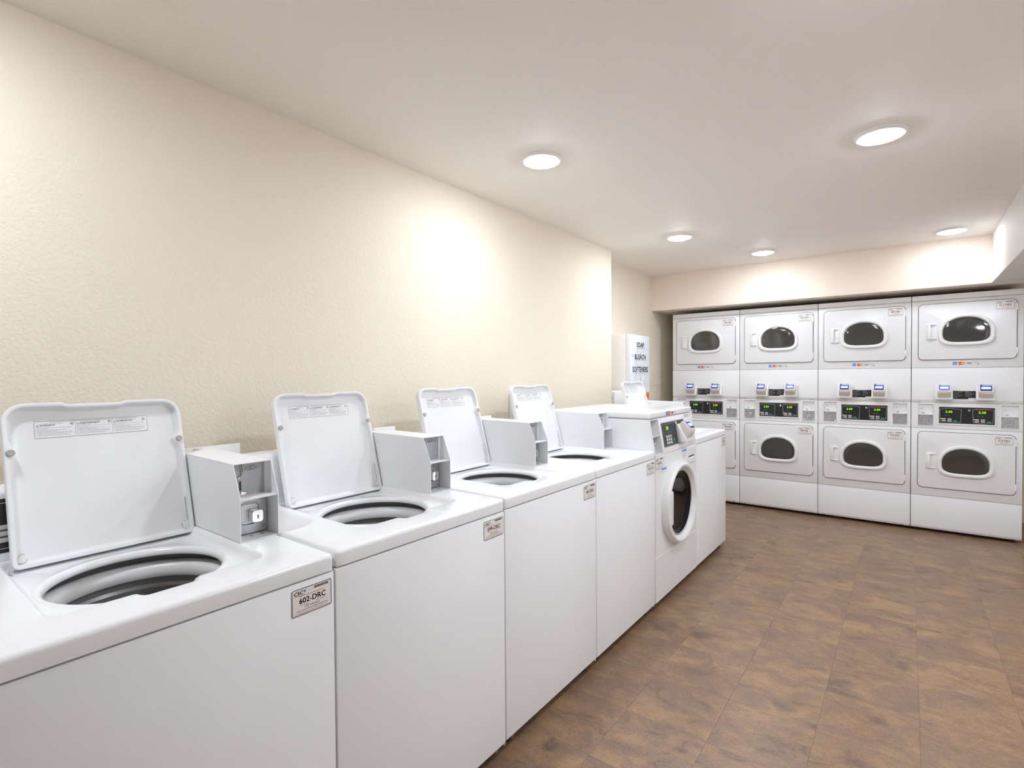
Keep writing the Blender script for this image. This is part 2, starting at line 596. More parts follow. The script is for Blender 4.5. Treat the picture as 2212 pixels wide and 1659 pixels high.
# ------------------------------------------------------------------ signed distance helpers for the washer top
def sd_rr(px, py, cx, cy, hx, hy, r):
    qx, qy = abs(px - cx) - hx + r, abs(py - cy) - hy + r
    return math.hypot(max(qx, 0), max(qy, 0)) + min(max(qx, qy), 0) - r


def ray_hit(sdf, level, ox, oy, dx, dy, far):
    lo, hi = 0.0, far
    for _ in range(30):
        m = 0.5 * (lo + hi)
        if sdf(ox + dx * m, oy + dy * m) > level:
            hi = m
        else:
            lo = m
    return 0.5 * (lo + hi)


# ------------------------------------------------------------------ the room
XW, YWE, XR = -0.8992, 3.8408, -1.0931     # long wall, its corner, recessed wall
YS, ZS, XB, ZC = 5.1874, 2.0188, 1.6292, 2.3913
YD, X0D, DW = 5.3302, -0.9152, 0.686
XRIGHT, YBACK, YFRONT = 2.42, 6.16, -2.2


def structure(name, fn, material, smooth=False, label=None):
    o = part(name, fn, material, smooth=smooth)
    o['kind'] = 'structure'
    if label:
        o['label'] = label
    return o


floor = structure('floor', lambda: bxm(-1.5, XRIGHT + 0.2, YFRONT - 0.2, YBACK + 0.2, -0.12, -0.003), FLOORM, label='brown slate patterned vinyl tile floor')
TS = 0.309


def tile_mesh():
    bm = bmesh.new()
    h = TS / 2 - 0.0002
    slab(rrect(-h, h, -h, h, 0.0004, n=1), [(0, -0.003), (0, -0.0003), (0.0004, 0)], MZ, bm=bm)
    return bm


nt_tiles = 0
for i in range(-4, 8):
    for j in range(-14, 15):
        cx, cy = 0.235 + TS * (i + 0.5), 1.675 + TS * (j + 0.5)
        if not (YFRONT < cy < 5.55 and cx < XRIGHT - 0.05):
            continue
        if cx < -0.1 and cy < 4.0:
            continue
        if cx < XR + 0.12:
            continue
        t = part('tile', tile_mesh, FLOORM, floor, (cx, cy, 0), key='tile', smooth=False)
        nt_tiles += 1


def wall_left_mesh():
    bm = bmesh.new()
    r = 0.012
    arc = [(XW - r + r * math.cos(t), YWE - r + r * math.sin(t)) for t in [0.5 * PI * k / 6 for k in range(7)]]
    poly = [(-1.5, YFRONT - 0.1), (XW, YFRONT - 0.1)] + arc + [(XR, YWE), (XR, YBACK + 0.1), (-1.5, YBACK + 0.1)]
    prism(poly, -0.1, ZC + 0.1, lambda p, q, e: (p, q, e), bm=bm)
    return bm


structure('wall_left', wall_left_mesh, WALLP, smooth=True, label='long beige textured wall with a stepped-back end')
structure('wall_back', lambda: bxm(XR - 0.05, XRIGHT + 0.1, YBACK, YBACK + 0.1, -0.1, ZC + 0.1), WALLP)
structure('wall_right', lambda: bxm(XRIGHT, XRIGHT + 0.1, YFRONT - 0.1, YBACK + 0.1, -0.1, ZC + 0.1), BOUNCEP)
structure('wall_front', lambda: bxm(-1.4, XRIGHT + 0.1, YFRONT - 0.1, YFRONT, -0.1, ZC + 0.1), BOUNCEP)
structure('ceiling', lambda: bxm(-1.4, XRIGHT + 0.1, YFRONT - 0.1, YBACK + 0.1, ZC, ZC + 0.1), CEILP, label='smooth pale ceiling with round lights')
structure('trim_1', lambda: bxm(XR - 0.02, XRIGHT + 0.02, YS, YBACK + 0.02, ZS, ZC + 0.02, bev=0.004), SOFFP, label='beige dropped soffit above the row of dryers')
structure('trim_2', lambda: bxm(XB, XRIGHT + 0.02, YFRONT - 0.02, YS + 0.01, ZS, ZC + 0.02, bev=0.004), BEAMP, label='pale dropped beam running along the ceiling edge')
structure('trim_3', lambda: bxm(XR - 0.01, XR + 0.004, YWE + 0.02, YBACK, 1.219, 1.227), WALLP, label='thin painted joint strip on the recessed wall')


# ------------------------------------------------------------------ ceiling lights
def ceiling_light(x, y, label, z=ZC, dim=1.0):
    t = thing('ceiling_light', (x, y, z), label, 'light', 'round ceiling lights')
    part('trim_ring', lambda: lathe([(0.100, 0.002), (0.100, -0.004), (0.096, -0.010), (0.090, -0.014), (0.084, -0.014), (0.076, -0.004)], n=32), TRIMRING, t, key='lamp_ring')
    part('lens', lambda: lathe([(0.0775, -0.006), (0.075, -0.012), (0.066, -0.018), (0.050, -0.0225), (0.030, -0.025), (0.006, -0.026)], n=20, cap1=True), mat('lamp_lens_%d' % (dim * 100), (0.9, 0.9, 0.9), 0.4, emit=LAMP_COL, emit_s=LENS_POWER * dim, noise=0.01), t, key='lamp_lens%d' % (dim * 100))
    return t


ceiling_light(-0.310, 1.901, 'round white ceiling light in front of the long beige wall', dim=0.85)
ceiling_light(1.019, 2.606, 'round white ceiling light over the middle of the open floor', dim=0.88)
ceiling_light(-0.279, 3.744, 'round white ceiling light nearest the corner of the stepped wall')
ceiling_light(0.114, 4.698, 'round white ceiling light above the dryers with numbers 607 and 608', dim=0.68)
ceiling_light(1.374, 4.841, 'round white ceiling light beside the dropped ceiling beam', dim=0.38)
for lx, ly, nm in ((1.05, 1.30, 'above the open floor beside washer 599'), (-0.36, -0.30, 'in the rear past washer 602')):  # extra lamps out of view, added to fill the near end
    ceiling_light(lx, ly, 'added unseen fill light ' + nm)
for ly, nm in ((1.4, "opposite washer 600"), (3.6, "opposite the front-load washer")):  # lamps added out of view to brighten the washer fronts
    ceiling_light(2.03, ly, 'added unseen fill light under the dropped beam, ' + nm, ZS)

# ------------------------------------------------------------------ top-load washer
ZT, ZSEAM, ZWELL = 0.908, 0.866, 0.887
BCX, BCY, BR = -0.312, -0.314, 0.168      # bowl centre relative to the right edge, radius
LIDW, LIDL, LIDX, LIDZ, TILT = 0.389, 0.399, -0.535, 0.893, math.radians(15.3)
LIDC = -0.3035


def deck_mesh(w):
    bm = bmesh.new()
    ox, oy = BCX, w + BCY
    outer = lambda x, y: sd_rr(x, y, -0.332, w / 2, 0.332, w / 2 - 0.0015, 0.012)
    wy0, wy1 = w - 0.515, w - 0.112

    def well(x, y):
        d = sd_rr(x, y, (-0.575 - 0.118) / 2, (wy0 + wy1) / 2, (0.575 - 0.118) / 2, (wy1 - wy0) / 2, 0.03)
        # finger notch in the front edge
        yc, hw = w - 0.322, 0.052
        d2 = sd_rr(x, y, -0.15, yc, 0.058, hw, 0.012)
        k = 0.012
        hh = max(k - abs(d - d2), 0) / k
        return min(d, d2) - hh * hh * k * 0.25

    angs = sorted(set([round(2 * PI * i / 220, 5) for i in range(220)] +
                      [round(math.atan2(cy - oy, cx - ox) % (2 * PI), 5) for cx in (-0.664 + 0.0035, -0.0035) for cy in (0.005, w - 0.005)]))
    r = 0.012
    rows = []
    for spec in ([('o', 0, ZSEAM + 0.002), ('o', 0, ZT - r)] + [('o', -r * (1 - math.cos(t)), ZT - r + r * math.sin(t)) for t in (0.4, 0.8, 1.2, PI / 2)] +
                 [('w', 0.006, ZT), ('w', 0.002, ZT - 0.001), ('w', -0.002, ZT - 0.005), ('w', -0.006, ZT - 0.012), ('w', -0.010, ZT - 0.018), ('w', -0.016, ZWELL)] +
                 [('c', 0.021, ZWELL), ('c', 0.017, ZWELL + 0.0015), ('c', 0.012, ZWELL + 0.002), ('c', 0.007, ZWELL + 0.0005), ('c', 0.003, ZWELL - 0.004), ('c', 0.0008, ZWELL - 0.008), ('c', 0.0, ZWELL - 0.012), ('c', 0.001, ZWELL - 0.015)]):
        rows.append((spec, []))
    for t in angs:
        dx, dy = math.cos(t), math.sin(t)
        prev = 9.0
        for (kind, lv, z), row in rows:
            if kind == 'o':
                rr = ray_hit(outer, lv, ox, oy, dx, dy, 0.9)
            elif kind == 'w':
                rr = ray_hit(well, lv, ox, oy, dx, dy, 0.6)
            else:
                rr = BR + lv
            if kind != 'o' and not (kind == 'c' and lv <= 0.003):
                rr = max(min(rr, prev - 0.0006), BR + 0.0035)
            prev = rr
            row.append((ox + dx * rr, oy + dy * rr, z))
    bridge(bm, [row for _, row in rows])
    return bm


def lid_map(u, v, n_):
    """lid plane: u across (y), v up from the hinge, n towards the room"""
    ct, st = math.cos(TILT), math.sin(TILT)
    return (LIDX - v * st + n_ * ct, LIDC + u, LIDZ + v * ct + n_ * st)


def lid_outline(ins, bulge=0.0):
    pts = rrect(-LIDW / 2, LIDW / 2, 0, LIDL, (0.016, 0.016, 0.045, 0.045), n=8)(0)
    # refine straight sides
    ref = []
    for i in range(len(pts)):
        a, b = pts[i], pts[(i + 1) % len(pts)]
        k = max(1, int(math.hypot(b[0] - a[0], b[1] - a[1]) / 0.008))
        for q in range(k):
            ref.append((a[0] + (b[0] - a[0]) * q / k, a[1] + (b[1] - a[1]) * q / k))
    out = []
    cu, cv = 0.0, LIDL / 2
    hu, hv = LIDW / 2, LIDL / 2
    for (u, v) in ref:
        # inset along the outward normal, estimated from the rounded rectangle
        eps = 1e-4
        rr = 0.016 if v < LIDL / 2 else 0.045
        g = lambda x, y: sd_rr(x, y, cu, cv, hu, hv, rr)
        nx, ny = g(u + eps, v) - g(u - eps, v), g(u, v + eps) - g(u, v - eps)
        L = math.hypot(nx, ny) or 1
        ii = ins
        if bulge and abs(nx / L) > 0.9:
            ii += bulge * math.exp(-((v - 0.277) / 0.018) ** 2)
        uu, vv = u - nx / L * ii, v - ny / L * ii
        if v > LIDL - 0.06 and abs(ny / L) > 0.5:
            def sm(x):
                x = min(1, max(0, x))
                return x * x * (3 - 2 * x)
            notch = sm((u + 0.078) / 0.012) * sm((0.060 - u) / 0.012)
            vv -= 0.0055 * notch
        out.append((uu, vv))
    return out


def lid_mesh():
    bm = bmesh.new()
    spec = [(0.012, -0.0185, 0), (0.004, -0.0175, 0), (0.0008, -0.013, 0), (0, -0.006, 0), (0, 0.0075, 0), (0.0015, 0.0095, 0), (0.0075, 0.0098, 0.010), (0.0095, 0.0085, 0.011),
            (0.0110, -0.006, 0.011), (0.0140, -0.0095, 0.011), (0.0200, -0.0105, 0.010)]
    bridge(bm, [[lid_map(u, v, n_) for u, v in lid_outline(i, b)] for i, n_, b in spec], cap0=True, cap1=True)
    return bm


LBL_U0, LBL_U1, LBL_V0, LBL_V1 = -LIDW / 2 + 0.16 * LIDW, -LIDW / 2 + 0.79 * LIDW, 0.311, 0.355
WARN = [('WARNING', 'FOR YOUR SAFETY', 'DETERGENT IS RECOMMENDED',
         ['DO NOT reach into the washer until all moving parts', 'have stopped.', 'DO NOT let children play on or in the washer.', 'TO REDUCE THE RISK OF FIRE', 'DO NOT put flammable liquids, cleaning solvents, oils', 'or greasy rags with these substances in the washer', 'or dryer. These substances may ignite and may', 'cause the fabric to catch on fire by itself.']),
        ('AVERTISSEMENT', 'POUR VOTRE SECURITE', 'UTILISATION DE DETERGENT',
         ['NE PAS mettre la main dans la laveuse avant arret de toutes', 'les pieces mobiles.', 'NE PAS laisser les enfants jouer sur ou dans la laveuse.', 'POUR REDUIRE LES RISQUES D INCENDIE', 'NE PAS laver de liquides inflammables ou de solvants', 'ou articles souilles par ces substances dans la laveuse', 'ou la secheuse. Ces substances peuvent enflammer', 'le linge et provoquer la combustion spontanee.']),
        ('ADVERTENCIA', 'PARA SU SEGURIDAD', 'SE RECOMIENDA EL DETERGENTE',
         ['NO introduzca las manos dentro de la lavadora hasta que todas', 'las piezas se hayan detenido.', 'NO deje que los ninos jueguen dentro de la lavadora.', 'PARA REDUCIR EL RIESGO DE INCENDIO', 'NO coloque liquidos inflamables, solventes de limpieza', 'o trapos aceitosos con estas substancias en la lavadora', 'o secadora. Estas substancias pueden encender', 'o causar que la tela se queme por si misma.'])]


def warning_print():
    p = Print()
    w, h = LBL_U1 - LBL_U0, LBL_V1 - LBL_V0
    a0, b0 = LBL_U0, LBL_V0
    p.ring(rrect(a0, a0 + w, b0, b0 + h, 0.0025, n=3), 0.0006)
    p.text('Energy Saving Cycles (if available) are recommended for all large loads and normally soiled loads including cotton linens', a0 + w * 0.52, b0 + h - 0.0042, 0.0022, w * 0.78, 'c')
    for c, (hd, sub, det, lines) in enumerate(WARN):
        x0 = a0 + 0.004 + c * (w - 0.004) / 3
        cw = (w - 0.004) / 3 - 0.005
        if c:
            p.rect(x0 - 0.0030, b0 + 0.003, x0 - 0.0025, b0 + h - 0.006)
        p.text(det, x0 + 0.008, b0 + h - 0.0080, 0.0014, cw * 0.6)
        p.poly([(x0, b0 + h - 0.0125), (x0 + 0.0042, b0 + h - 0.0125), (x0 + 0.0021, b0 + h - 0.0090)])
        p.text(hd, x0 + 0.0055, b0 + h - 0.0125, 0.0034, cw * (0.42, 0.60, 0.52)[c], bold=0.0002)
        p.text(sub, x0, b0 + h - 0.0155, 0.0017, cw * 0.38)
        for i, s in enumerate(lines):
            ww = cw * (0.95, 0.30, 0.80, 0.55, 0.92, 0.97, 0.90, 0.80)[i]
            p.text(s, x0, b0 + h - 0.0186 - 0.0029 * i, 0.0016, ww)
        # round arrow sign
        cx, cy = x0 + cw - 0.004, b0 + h - 0.0095
        p.ring(circ(cx, cy, 0.0034, n=16), 0.0011)
        p.rect(cx - 0.0034, cy - 0.0006, cx + 0.001, cy + 0.0006)
    return p


def coin_case_mesh():
    """sheet metal case of the coin box, open at the front; y relative to the right edge of the washer"""
    bm = bmesh.new()
    y0, y1, t = -0.1050, -0.0008, 0.002
    prof = [(-0.260, 0.908), (-0.260, 1.024), (-0.297, 1.111), (-0.690, 1.115), (-0.690, 0.908)]
    f = lambda p, q, e: (p, e, q)
    prism(prof, y0, y0 + t, f, bm)
    prism(prof, y1 - t, y1, f, bm)
    prism([(-0.298, 1.1085), (-0.297, 1.111), (-0.690, 1.115), (-0.690, 1.1125)], y0, y1, f, bm, bev=0.0008)
    box(bm, -0.690, -0.262, y0, y1, 0.9075, 0.9100)
    box(bm, -0.690, -0.688, y0, y1, 0.908, 1.114)
    box(bm, -0.324, -0.2635, y0 + t, y1 - t, 1.0175, 1.0200)      # shelf between the two pockets
    box(bm, -0.3235, -0.313, y1 - t - 0.008, y1 - t, 1.02, 1.106)
    return bm


def washer(y0, w, number, zoff, label, panel0=0.22):
    t = thing('top_load_washer', (0, y0, zoff), label, 'washing machine', 'top-load washers along the wall')
    R = (0, w, 0)      # location of parts anchored to the right edge
    kw = '%.3f' % w
    p0 = panel0

    def cab():
        bm = bmesh.new()
        # front sheet with rounded edges, open at the top
        prof = [(-0.64, 0.030), (-0.018, 0.030), (0.0, 0.048), (0.0, ZSEAM - 0.008), (-0.003, ZSEAM - 0.003), (-0.009, ZSEAM - 0.0005)]
        ya, yb = 0.0015, w - 0.0015
        L = []
        for (ins, yy) in ((0.0055, ya), (0.0016, ya + 0.0018), (0.0, ya + 0.0055), (0.0, yb - 0.0055), (0.0016, yb - 0.0018), (0.0055, yb)):
            L.append([(x - (ins if x > -0.5 else 0), yy, z) for x, z in prof])
        bridge(bm, L, close=False)
        box(bm, -0.66, -0.006, ya, ya + 0.001, 0.03, ZSEAM)
        box(bm, -0.66, -0.006, yb - 0.001, yb, 0.03, ZSEAM)
        box(bm, -0.661, -0.66, ya, yb, 0.03, ZSEAM)
        return bm
    part('cabinet', cab, ENAMEL2, t, key='cab' + kw)
    part('top_deck', lambda: deck_mesh(w), ENAMEL, t, key='deck' + kw, angle=40)
    part('seam_strip', lambda: bxm(-0.64, -0.008, 0.004, w - 0.004, ZSEAM - 0.004, ZSEAM + 0.004, skip=('t', 'b')), GAPGREY, t, key='seam' + kw)
    for lx, ly in ((-0.05, 0.06), (-0.05, w - 0.06), (-0.60, 0.06), (-0.60, w - 0.06)):
        part('leg', lambda: lathe([(0.020, 0), (0.020, 0.008), (0.010, 0.010), (0.010, 0.035)], n=16, cap0=True, cap1=True), DARKRUBBER, t, (lx, ly, -zoff), key='wleg')
    for ly in (0.045, w - 0.045):
        part('screw', lambda: lathe([(0.006, 0), (0.006, 0.002), (0.003, 0.0035)], 'x', n=12, cap1=True), NICKEL, t, (-0.0085, ly, 0.039), key='wscrew')
    # tub
    part('balance_ring', lambda: lathe([(0.208, 0.835), (0.205, 0.846), (0.195, 0.851), (0.182, 0.850), (0.172, 0.845), (0.167, 0.838), (0.165, 0.830), (0.164, 0.822), (0.166, 0.816)], c=(BCX, BCY, 0), n=96), PLASTIC, t, R, key='bring')
    part('wash_basket', lambda: lathe([(0.166, 0.818), (0.176, 0.812), (0.178, 0.796), (0.174, 0.788), (0.178, 0.780), (0.179, 0.740), (0.175, 0.732), (0.179, 0.724), (0.179, 0.680), (0.175, 0.670), (0.179, 0.660), (0.179, 0.520), (0.150, 0.490), (0.02, 0.485)], c=(BCX, BCY, 0), n=96, cap1=True), STEEL, t, R, key='basket', label='grey steel wash basket')
    part('outer_tub', lambda: lathe([(0.212, 0.880), (0.214, 0.840), (0.214, 0.45)], c=(BCX, BCY, 0), n=64), DRUMWALL, t, R, key='otub')
    # lid
    lid = part('lid', lid_mesh, ENAMEL2, t, R, key='lid', label='open white enamel lid tilted back', angle=40)
    for s in (-1, 1):
        def bump(s=s):
            bm = bmesh.new()
            gen = circ(s * (LIDW / 2 - 0.0125), 0.277, 0.0085, n=20)
            return slab(gen, [(0, 0.009), (0, 0.013), (0.0015, 0.0145)], lid_map, bm=bm)
        part('bumper', bump, RUBBER, lid, key='bump%d' % s)

        def spring(s=s):
            bm = bmesh.new()
            c0 = (s * (LIDW / 2 - 0.0205), 0.024)
            pts = [lid_map(c0[0] + 0.0085 * math.cos(a), c0[1] + 0.011 * math.sin(a), 0.001) for a in [PI * 0.35 + 1.55 * PI * k / 14 * (1 if s < 0 else 1) for k in range(15)]]
            tube(bm, pts, 0.0011)
            if s > 0:
                tube(bm, [lid_map(c0[0] + 0.006, c0[1] + 0.012, 0.001), lid_map(c0[0] + 0.0068, c0[1] + 0.080, 0.001)], 0.0011)
            return bm
        part('hinge_spring', spring, NICKEL, lid, key='spring%d' % s)

        def knuckle(s=s):
            bm = bmesh.new()
            tube(bm, [(LIDX + 0.012, LIDC + s * (LIDW / 2 + 0.001), LIDZ + 0.002), (LIDX + 0.012, LIDC + s * (LIDW / 2 + 0.006), LIDZ + 0.002)], 0.0055, n=14)
            return bm
        part('hinge_pin', knuckle, ZINC, lid, key='knk%d' % s)
    lb = part('warning_label', lambda: slab(rrect(LBL_U0, LBL_U1, LBL_V0, LBL_V1, 0.0025, n=3), [(0, -0.0104), (0, -0.0100)], lid_map), LABELW, lid, key='wlabel', label='white three-column warning label')
    print_part('lettering', warning_print(), lid_map, -0.0097, INKGREY, lb, key='wprint')
    # control hood behind the lid
    hood = part('control_hood', lambda: prism([(-0.690, 0.9075), (-0.690, 1.078), (-0.622, 1.078), (-0.609, 1.067), (-0.598, 0.925), (-0.588, 0.9075)], 0.006, w - 0.108, lambda p, q, e: (p, e, q), bev=0.004), ENAMEL2, t, key='hood' + kw)

    def hmap(a, b, d):
        return (-0.5985 - (b - 0.925) * 0.0770 + d, a, b)
    pnl = part('control_panel', lambda: slab(rrect(p0, w - 0.17, 0.926, 1.054, 0.003), [(0, -0.001), (0, 0.0015)], hmap), BLACK, hood, key='hpan' + kw)
    q = Print().rect(p0, 1.0435, w - 0.17, 1.0448).rect(p0, 0.9355, w - 0.17, 0.9368).rect(p0, 0.9785, w - 0.17, 0.9792).rect(p0, 0.9640, w - 0.17, 0.9646)
    print_part('panel_lines', q, hmap, 0.0018, WHITEINK, pnl, key='hline' + kw)
    for i, bz in enumerate((0.9865, 0.9715, 0.9560)):
        for ya in (p0 + 0.012, p0 + 0.080, p0 + 0.148):
            part('button', lambda: slab(rrect(0, 0.034, -0.0052, 0.0052, 0.002, n=3), [(0, 0), (0, 0.002), (0.0006, 0.0025)], MX), KEYWHITE, pnl, (hmap(0, bz, 0.0012)[0], ya + (0.002 * i), bz), key='hbtn')
    # coin box
    cb = part('coin_box', coin_case_mesh, ENAMEL2, t, R, key='ccase', smooth=False, label='white steel coin box with open front pockets')
    part('slide_panel', lambda: bxm(-0.3235, -0.3205, -0.1035, -0.0035, 1.020, 1.108), GREYPAINT, cb, key='cslide')
    cm = lambda a, b, d: (-0.3205 + d, -0.106 + a, b)
    part('coin_slot', Print().poly([(0.031, 1.106), (0.034, 1.106), (0.037, 1.084), (0.034, 1.084)]).mesh(cm, 0.0006) if 'cslot0' not in CACHE else None, DARK, cb, key='cslot0', smooth=False)
    part('coin_slot', Print().poly([(0.0275, 1.058), (0.0300, 1.061), (0.0325, 1.058), (0.0325, 1.034), (0.0275, 1.034)]).mesh(cm, 0.0006) if 'cslot' not in CACHE else None, DARK, cb, key='cslot', smooth=False)

    def lever():
        bm = bmesh.new()
        tube(bm, [cm(0.0305, 1.104, 0.002), cm(0.0325, 1.086, 0.003), cm(0.0335, 1.080, 0.003), cm(0.029, 1.074, 0.004), cm(0.0255, 1.069, 0.004)], 0.0016)
        slab(circ(0.0255, 1.0680, 0.0045, n=18), [(0, 0), (0, 0.004), (0.0015, 0.0055)], cm, bm=bm)
        return bm
    part('coin_lever', lever, NICKEL, cb, key='clever')
    part('slot_rest', lambda: prism([(0.025, 1.0205), (0.041, 1.0205), (0.044, 1.0285), (0.029, 1.0325)], 0.0, 0.009, cm, bev=0.001), CHROME, cb, key='crest')
    pr = Print().ring(lambda i: [(0.0430 + i * 1.3, 1.0925), (0.0480 + i * 0.6, 1.0870 + i), (0.0680 - i * 0.6, 1.0870 + i), (0.0730 - i * 1.3, 1.0925), (0.0680 - i * 0.6, 1.0980 - i), (0.0480 + i * 0.6, 1.0980 - i)], 0.0007)
    pr.text('25\u00a2', 0.0580, 1.0900, 0.0050, 0.0095, 'c')
    print_part('price_mark', pr, cm, 0.0008, INK, cb, key='cprice')
    plate = part('lock_plate', lambda: slab(rrect(0.003, 0.102, 0.913, 1.016, 0.002), [(0, -0.001), (0, 0.001)], cm), ZINC, cb, key='cplate')

    def pocket():
        bm = bmesh.new()
        g = rrect(0.026, 0.082, 0.934, 0.998, 0.014)
        return slab(g, [(0, 0.001), (0.001, 0.004), (0.003, 0.004), (0.006, 0.0005), (0.014, -0.002)], cm, bm=bm)
    part('lock_pocket', pocket, ZINC, plate, key='cpock')
    lock = part('coin_lock', lambda: slab(rrect(0.051, 0.084, 0.942, 0.978, 0.009), [(0.002, 0), (0, 0.004), (0, 0.017), (0.002, 0.020)], cm), CHROME, plate, key='clock')
    part('keyhole', lambda: slab(circ(0.0675, 0.9585, 0.006, n=20), [(0, 0.0195), (0, 0.0206), (0.001, 0.0208)], cm), NICKEL, lock, key='ckeyr') if False else None
    part('keyhole', Print().rect(0.0665, 0.9535, 0.0690, 0.9635).mesh(cm, 0.0208) if 'ckey' not in CACHE else None, DARK, plate, key='ckey', smooth=False)
    for bz in (0.925, 1.004):
        for ba in (0.012, 0.093):
            part('rivet', lambda: lathe([(0.0055, 0), (0.005, 0.002), (0.003, 0.0035)], 'x', n=16, cap1=True), RUBBER, plate, cm(ba, bz, 0.001), key='crivet')
    for ba in (0.048, 0.078):
        part('case_hole', Print().poly([(-0.300 + 0.0085 * math.cos(k * PI / 9), -0.106 + ba + 0.0045 * math.sin(k * PI / 9)) for k in range(18)]).mesh(MZ, 0.9103) if 'chole%d' % (ba * 1000) not in CACHE else None, GREYPAINT, cb, key='chole%d' % (ba * 1000), smooth=False)
    part('top_screw', lambda: lathe([(0.009, 0), (0.009, 0.002), (0.004, 0.005)], n=16, cap1=True), NICKEL, cb, (-0.655, -0.055, 1.1145), key='ctop')
    part('rear_plate', lambda: bxm(-0.703, -0.700, -0.106, 0.103, 0.93, 1.117, bev=0.001), ENAMEL2, cb, key='crear')
    sticker(number, t, (0.0006, w - 0.115, 0.787), MX, 'W')
    return t


YS_W = [0.5180, 1.1961, 1.8677, 2.5544, 3.2550, 3.9718]
washer(YS_W[0] - 0.676, 0.676, '602', -0.006, 'first open washer of the row, 602-DRC sticker, black button panel showing beside its lid', panel0=0.150)
washer(YS_W[0], YS_W[1] - YS_W[0], '599', -0.003, 'second open top-load washer counted from the one showing black buttons, sticker 599-DRC')
washer(YS_W[1], YS_W[2] - YS_W[1], '600', 0.0, 'open top-load washer two places before the front-load washer, sticker 600-DRC')
washer(YS_W[2], YS_W[3] - YS_W[2], '601', 0.0, 'open top-load washer with 601-DRC sticker touching the front-load washer keypad side')
washer(YS_W[4], YS_W[5] - YS_W[4], '603', 0.0, 'open top-load washer at the row end past the front-load washer, nearest the dryers')


